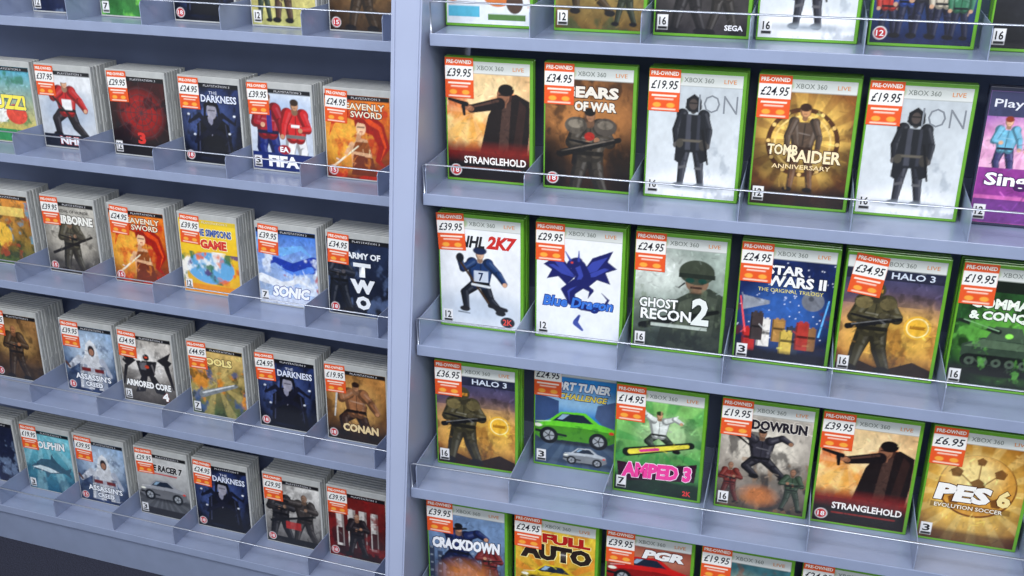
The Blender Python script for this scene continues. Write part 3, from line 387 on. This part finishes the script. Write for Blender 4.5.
DES={'gunman':(a_gunman,'pistol-pointing man on orange cover'),'gears':(a_gears,'armoured soldier on dark brown cover'),'snow':(a_snow,'dark-coated figure on snowy white cover'),'gold':(a_gold,'figure and golden rays on brown cover'),'sing':(a_sing,'singers on pink and purple cover'),
'hockey':(a_hockey,'ice hockey player on white cover'),'dragon':(a_dragon,'winged blue dragon on white cover'),'recon':(a_recon,'helmeted soldier on grey-green cover'),'space':(a_space,'coloured blocks on starry blue cover'),'dusk':(a_dusk,'armoured soldier on golden dusk cover'),'command':(a_command,'battle tank on black-green cover'),
'tuner':(a_tuner,'bright green sports car on blue cover'),'board':(a_board,'airborne snowboarder on green cover'),'runner':(a_runner,'leaping fighter on grey-brown cover'),'football':(a_football,'glowing football on golden cover'),'city':(a_city,'city fighters on blue-grey cover'),'auto':(a_auto,'big red lettering on yellow cover'),'redcar':(a_redcar,'red sports car on dark cover'),'green':(a_green,'soldier on blue-green cover'),
'white':(a_white,'orange shapes on white cover'),'desert':(a_desert,'soldiers on sandy yellow cover'),'war':(a_war,'two soldiers on dark grey cover'),'group':(a_group,'group of people on blue cover'),'night':(a_night,'shadowy figure on black cover'),
'quiz':(p_quiz,'yellow lettering on green cover'),'phockey':(p_hockey,'red-shirted ice hockey player'),'red':(p_red,'red web pattern on black cover'),'dark':(p_dark,'dark-haired man on navy cover'),'soccer':(p_soccer,'two footballers on pale cover'),'sword':(p_sword,'red-haired swordswoman on orange cover'),
'toon':(p_toon,'bright orange and green cover'),'airborne':(p_airborne,'soldier with rifle on sepia cover'),'yellow':(p_yellow,'bright yellow cover'),'blue':(p_blue,'blue and white swirling cover'),'two':(p_two,'tall white letters on dark cover'),'brown':(p_brown,'soldier on brown cover'),'hood':(p_hood,'white-hooded figure on blue cover'),
'mech':(p_mech,'dark robot silhouette on grey cover'),'arcade':(p_arcade,'orange and green adventure cover'),'warrior':(p_warrior,'bare-chested warrior on bronze cover'),'sea':(p_sea,'dolphin on turquoise cover'),'racer':(p_racer,'silver racing car on grey cover'),'squad':(p_squad,'two gunmen on pale grey cover'),'crimson':(p_crimson,'white columns on dark red cover'),
'navy':(p_navy,'dark navy cover'),'lime':(p_lime,'lime green cover'),'olive':(p_olive,'people on pale yellow cover')}
# ---------------------------------------------------------------- case pieces
def case_body(w,h,t,m):
    V=[];F=[];b=.0013
    box(V,F,0,w,0,t*.44,0,h,b);box(V,F,0,w,t*.56,t,0,h,b)
    box(V,F,.0006,w-.0012,t*.40,t*.60,.0012,h-.0012,0)
    box(V,F,-.0003,.004,.0012,t-.0012,.003,h-.003,.0009)
    for z in(h*.28,h*.72): box(V,F,w-.004,w+.0004,t*.3,t*.7,z-.009,z+.009,.0004)
    return newmesh('case_body',V,F,[m])
BX=case_body(.136,.190,.0145,M_GREEN);BK=case_body(.136,.190,.0145,M_BLACK);BP=case_body(.135,.171,.0150,M_GREY)
_cov={}
def cover(key):
    if key not in _cov:
        a=DES[key][0]();a.finish()
        if a.A==XA:
            _cov[key]=cover_mesh('cover_sleeve',a,.1285,.1285*XA,.0025,.0045,[M_PRINT])
        else: _cov[key]=cover_mesh('cover_sleeve',a,.1290,.1290*PA,.0025,.0035,[M_PRINT])
    return _cov[key]
SW=.044;SA=1.36
_stk={}
def sticker(price):
    if price not in _stk:
        a=Art(SA,(232,84,28),(236,92,32),W=36,seed=3);a.rect(0,.62,1,1.08,(246,246,242))
        a.text('PRE-OWNED',.06,1.16,.88,.13,(255,250,240),.03);a.text(price,.06,.72,.88,.28,(24,24,40),.012,.25)
        a.rect(.1,.48,.9,.535,(255,236,220));a.rect(.2,.37,.8,.42,(255,220,200));a.ell(.28,.2,.13,.08,(250,170,60));a.ell(.72,.2,.13,.08,(250,170,60));a.rect(.12,.05,.88,.085,(255,226,205))
        _stk[price]=cover_mesh('price_sticker',a,SW,SW*SA,0,0,[M_LABEL],yoff=0)
    return _stk[price]
def frame(bay,r):
    if bay=='R': o=Vector((0,-.07558*(r-1),-.2183*(r-1)+Z0));return Matrix.Translation(o)@Matrix.Rotation(-.1103,4,'X')
    Z=Matrix.Rotation(-.04482,4,'Z')
    return Matrix.Translation(Vector((-.3319,.2364,-.1273+Z0)))@Z@Matrix.Translation(Vector((0,-.06116*(r-1),-.2598*(r-1))))@Matrix.Rotation(-.1422,4,'X')
GR={'R':'used games on the wide shelving unit','L':'used games on the narrow shelving unit'}
def place(bay,r,x,key,price,back=0,stack=0,sx=.001,sz=None,tilt=0,body=None):
    Fm=frame(bay,r);xb=bay=='R'
    w,h,t=(.136,.190,.0148) if xb else (.135,.171,.0153)
    bm=body or (BX if xb else BP);shell='dark' if body else ('green' if xb else 'clear grey')
    yaw=random.uniform(-.010,.010)
    M=Fm@Matrix.Translation((x,back,.0004))@Matrix.Rotation(yaw,4,'Z')
    root=obj('game_case',None,M,category='game case',group=GR[bay],label='%s game case with %s'%(shell,DES[key][1]))
    root.empty_display_size=.02
    obj('case_body',bm,None,root);obj('cover_sleeve',cover(key),None,root)
    if price:
        top=h-.001-SW*SA if xb else h-.004-SW*SA
        obj('price_sticker',sticker(price),Matrix.Translation((sx,-.0012,top if sz is None else sz))@Matrix.Rotation(tilt,4,'Y'),root,label='orange and white price label')
    for k in range(stack):
        dx=random.uniform(-.0015,.002)
        obj('game_case',bm,Fm@Matrix.Translation((x+dx,back+(k+1)*(t+.0018),.0004))@Matrix.Rotation(yaw,4,'Z'),None,category='game case',group=GR[bay]+' (rear copies)',label='plain %s game case stacked behind another case'%shell)
    return root
# ---------------------------------------------------------------- stock lists
R={0:[(-.020,'white',None,1),(.147,'desert',None,1),(.293,'war',None,1),(.437,'snow',None,1),(.586,'group',None,1),(.737,'night',None,1)],
1:[(-.006,'gunman','£39.95',0),(.146,'gears','£34.95',0),(.298,'snow','£19.95',1),(.449,'gold','£24.95',1),(.594,'snow','£19.95',0),(.743,'sing',None,0)],
2:[(-.006,'hockey','£39.95',1),(.148,'dragon','£29.95',1),(.298,'recon','£24.95',1),(.449,'space','£24.95',1),(.592,'dusk','£34.95',1),(.742,'command','£19.95',1)],
3:[(-.001,'dusk','£36.95',1),(.150,'tuner','£24.95',0),(.288,'board','£14.95',0),(.444,'runner','£19.95',1),(.586,'gunman','£39.95',1),(.734,'football','£6.95',1)],
4:[(-.004,'city','£39.95',1),(.143,'auto','£24.95',1),(.290,'redcar','£39.95',1),(.436,'green','£19.95',1),(.583,'night','£24.95',0),(.730,'recon','£24.95',0)]}
Lf={0:[(-.80,'navy',None,3),(-.64,'navy',None,3),(-.48,'lime',None,3),(-.315,'dark',None,2),(-.150,'olive',None,3),(.008,'brown',None,2)],
1:[(-.785,'quiz',None,1),(-.639,'phockey','£37.95',4),(-.470,'red','£29.95',3),(-.307,'dark','£24.95',3),(-.157,'soccer','£39.95',4),(.000,'sword','£24.95',4)],
2:[(-.822,'toon','£24.95',3),(-.655,'airborne','£39.95',4),(-.490,'sword','£24.95',3),(-.325,'yellow','£39.95',3),(-.151,'blue','£39.95',3),(.001,'two','£34.95',3)],
3:[(-.985,'brown',None,3),(-.830,'brown','£24.95',4),(-.636,'hood','£39.95',4),(-.490,'mech','£34.95',4),(-.320,'arcade','£44.95',4),(-.159,'dark','£24.95',3),(-.005,'warrior','£19.95',3)],
4:[(-.925,'navy',None,2),(-.770,'sea','£19.95',3),(-.628,'hood','£39.95',3),(-.468,'racer','£29.95',3),(-.322,'dark','£24.95',2),(-.152,'squad','£29.95',3),(-.004,'crimson','£39.95',3)]}
for r,items in R.items():
    for i,(x,k,p,st) in enumerate(items):
        kw={}
        if (r,i)==(3,1): kw=dict(back=.04)
        if (r,i)==(2,4): kw=dict(tilt=.12,sx=.006)
        if (r,i)==(2,0): kw=dict(tilt=-.05)
        if k=='sing': kw=dict(body=BK)
        place('R',r,x,k,p,stack=st,**kw)
for r,items in Lf.items():
    for i,(x,k,p,st) in enumerate(items):
        place('L',r,x,k,p,stack=st,tilt=random.uniform(-.04,.06),sx=random.uniform(.001,.006))
# ---------------------------------------------------------------- shelving units
def unit(bay,x0,x1,rows,items,w,label,back=.120):
    base=Vector(((0 if bay=='R' else -.6),(-.1 if bay=='R' else .15),0))
    root=obj('shelving_unit',None,Matrix.Translation(base),category='shelving unit',label=label);root.empty_display_size=.1
    inv=Matrix.Translation(base).inverted()
    for r in rows:
        V=[];F=[];box(V,F,x0,x1,-.080,back,-.003,0,.0006);box(V,F,x0,x1,-.0825,-.0795,-.015,.003,.0009);box(V,F,x0,x1,-.0795,-.070,-.015,-.0125,.0005);box(V,F,x0,x1,back-.003,back,-.004,.03,.0006)
        sh=obj('shelf',newmesh('shelf',V,F,[M_STEEL]),inv@frame(bay,r),root)
        V=[];F=[];tube(V,F,[(x0+.002,-.0795,.0),(x0+.002,-.0815,.046),(x0+.006,-.0815,.048),(x1-.006,-.0815,.048),(x1-.002,-.0815,.046),(x1-.002,-.0795,.0)],.0014)
        me=newmesh('retaining_rail',V,F,[M_WIRE]);me.polygons.foreach_set('use_smooth',[True]*len(me.polygons));obj('retaining_rail',me,None,sh,label='thin chrome wire rail')
        xs=[q[0] for q in items.get(r,items[max(items)])]
        ds=[xs[0]-.006]+[(a+w+b)/2 for a,b in zip(xs[:-1],xs[1:])]+[xs[-1]+w+.006]
        for d in ds:
            if d<x0+.003: continue
            P=[(-.0790,0),(-.0800,.038),(-.076,.045),(-.066,.045),(back-.02,.045),(back-.004,.040),(back-.004,0)]
            n=len(P);V=[(d-.0006,y,z) for y,z in P]+[(d+.0006,y,z) for y,z in P];F=[tuple(range(n)),tuple(reversed(range(n,2*n)))]+[(i,i+n,(i+1)%n+n,(i+1)%n) for i in range(n)]
            obj('divider',newmesh('divider',V,F,[M_STEEL]),None,sh)
    f0=frame(bay,rows[0]-.62);f1=frame(bay,rows[-1]+.2)
    def P(f,x,y): return inv@f@Vector((x,y,0))
    c=[P(f0,x0,back),P(f0,x1,back),P(f1,x1,back),P(f1,x0,back),P(f0,x0,back+.008),P(f0,x1,back+.008),P(f1,x1,back+.008),P(f1,x0,back+.008)]
    obj('back_panel',newmesh('back_panel',c,[(0,1,2,3),(7,6,5,4),(0,4,5,1),(1,5,6,2),(2,6,7,3),(3,7,4,0)],[M_PANEL_SHADED]),None,root)
    f=frame(bay,rows[-1]);a=f@Vector((x0,-.076,-.013));b=f@Vector((x1,-.076,-.013));a2=f@Vector((x0,.10,-.008));b2=f@Vector((x1,.10,-.008))
    top=[a,b,b2,a2];V=[inv@v for v in top]+[inv@Vector((v.x,v.y,0)) for v in top]
    obj('plinth',newmesh('plinth',V,[(0,1,2,3),(7,6,5,4),(0,4,5,1),(1,5,6,2),(2,6,7,3),(3,7,4,0)],[M_STEEL]),None,root)
    return root,inv
ru,inv=unit('R',-.0165,1.15,[0,1,2,3,4],R,.136,'wide pale blue-grey metal display shelving with wire rails')
lu,inv2=unit('L',-1.25,.225,[0,1,2,3,4],Lf,.135,'narrow pale blue-grey metal display shelving with wire rails')
k=.07558/.2183
def ypf(z): return -.100+(z-Z0)*k
def lerp(z,a,b): t=(z-.40)/(1.27-.40);return a+(b-a)*t
V=[];F=[]
def slab(fa,fb,pr):
    n=len(V);m=len(pr);V.extend([(fa(z),y,z) for y,z in pr]+[(fb(z),y,z) for y,z in pr])
    F.extend([tuple(n+i for i in range(m)),tuple(n+m+i for i in reversed(range(m)))]+[(n+i,n+(i+1)%m,n+m+(i+1)%m,n+m+i) for i in range(m)])
xl=lambda z:lerp(z,-.047,-.071);xr=lambda z:lerp(z,-.0165,-.024)
slab(xl,xr,[(ypf(0),0),(ypf(1.75),1.75),(.50,1.75),(.50,0)])
for fa,fb in((lambda z:xl(z)+.003,lambda z:xl(z)+.006),(lambda z:xr(z)-.006,lambda z:xr(z)-.003)):
    slab(fa,fb,[(ypf(0)-.0015,0),(ypf(1.75)-.0015,1.75),(ypf(1.75)+.01,1.75),(ypf(0)+.01,0)])
V=[inv@Vector(v) for v in V]
obj('upright_panel',newmesh('upright_panel',V,F,[M_POST]),None,ru)
# ---------------------------------------------------------------- setting
def plane(name,P,m):
    return obj(name,newmesh(name,P,[(0,1,2,3)],[m]),None,None,kind='structure')
plane('floor',[(-4,-4,0),(4,-4,0),(4,1.2,0),(-4,1.2,0)],M_CARPET)
plane('wall_back',[(-4,.80,0),(4,.80,0),(4,.80,2.8),(-4,.80,2.8)],M_WALL)
# ---------------------------------------------------------------- light
w=bpy.data.worlds.new('world');scn.world=w;w.use_nodes=True;bg=w.node_tree.nodes['Background'];bg.inputs[0].default_value=(.84,.91,1,1);bg.inputs[1].default_value=.60
def area(x,y,z,sx,sy,e,tx,ty,tz,c=(.98,.985,1)):
    l=bpy.data.lights.new('ceiling_light','AREA');l.shape='RECTANGLE';l.size=sx;l.size_y=sy;l.energy=e;l.color=c
    d=(Vector((tx,ty,tz))-Vector((x,y,z)));M=Matrix.Translation((x,y,z))@d.to_track_quat('-Z','Y').to_matrix().to_4x4()
    o=bpy.data.objects.new('ceiling_light',l);COL.objects.link(o);o.matrix_world=M;return o
area(.2,-1.6,2.9,2.6,.4,44,.1,0,.6);area(-1.2,-1.2,2.9,1.6,.3,20,-.6,0,.5);area(1.2,-2.6,2.7,1.5,.5,26,.4,0,.6)
# ---------------------------------------------------------------- camera
cam=bpy.data.cameras.new('camera');cam.sensor_width=36;cam.lens=1056/1024*36;cam.clip_start=.05
co=bpy.data.objects.new('camera',cam);COL.objects.link(co)
co.matrix_world=Matrix.Translation((.5151,-1.413,.6605+Z0))@Matrix.Rotation(.2914,4,'Z')@Matrix.Rotation(math.pi/2-.5186,4,'X')@Matrix.Rotation(-.0371,4,'Z')
scn.camera=co
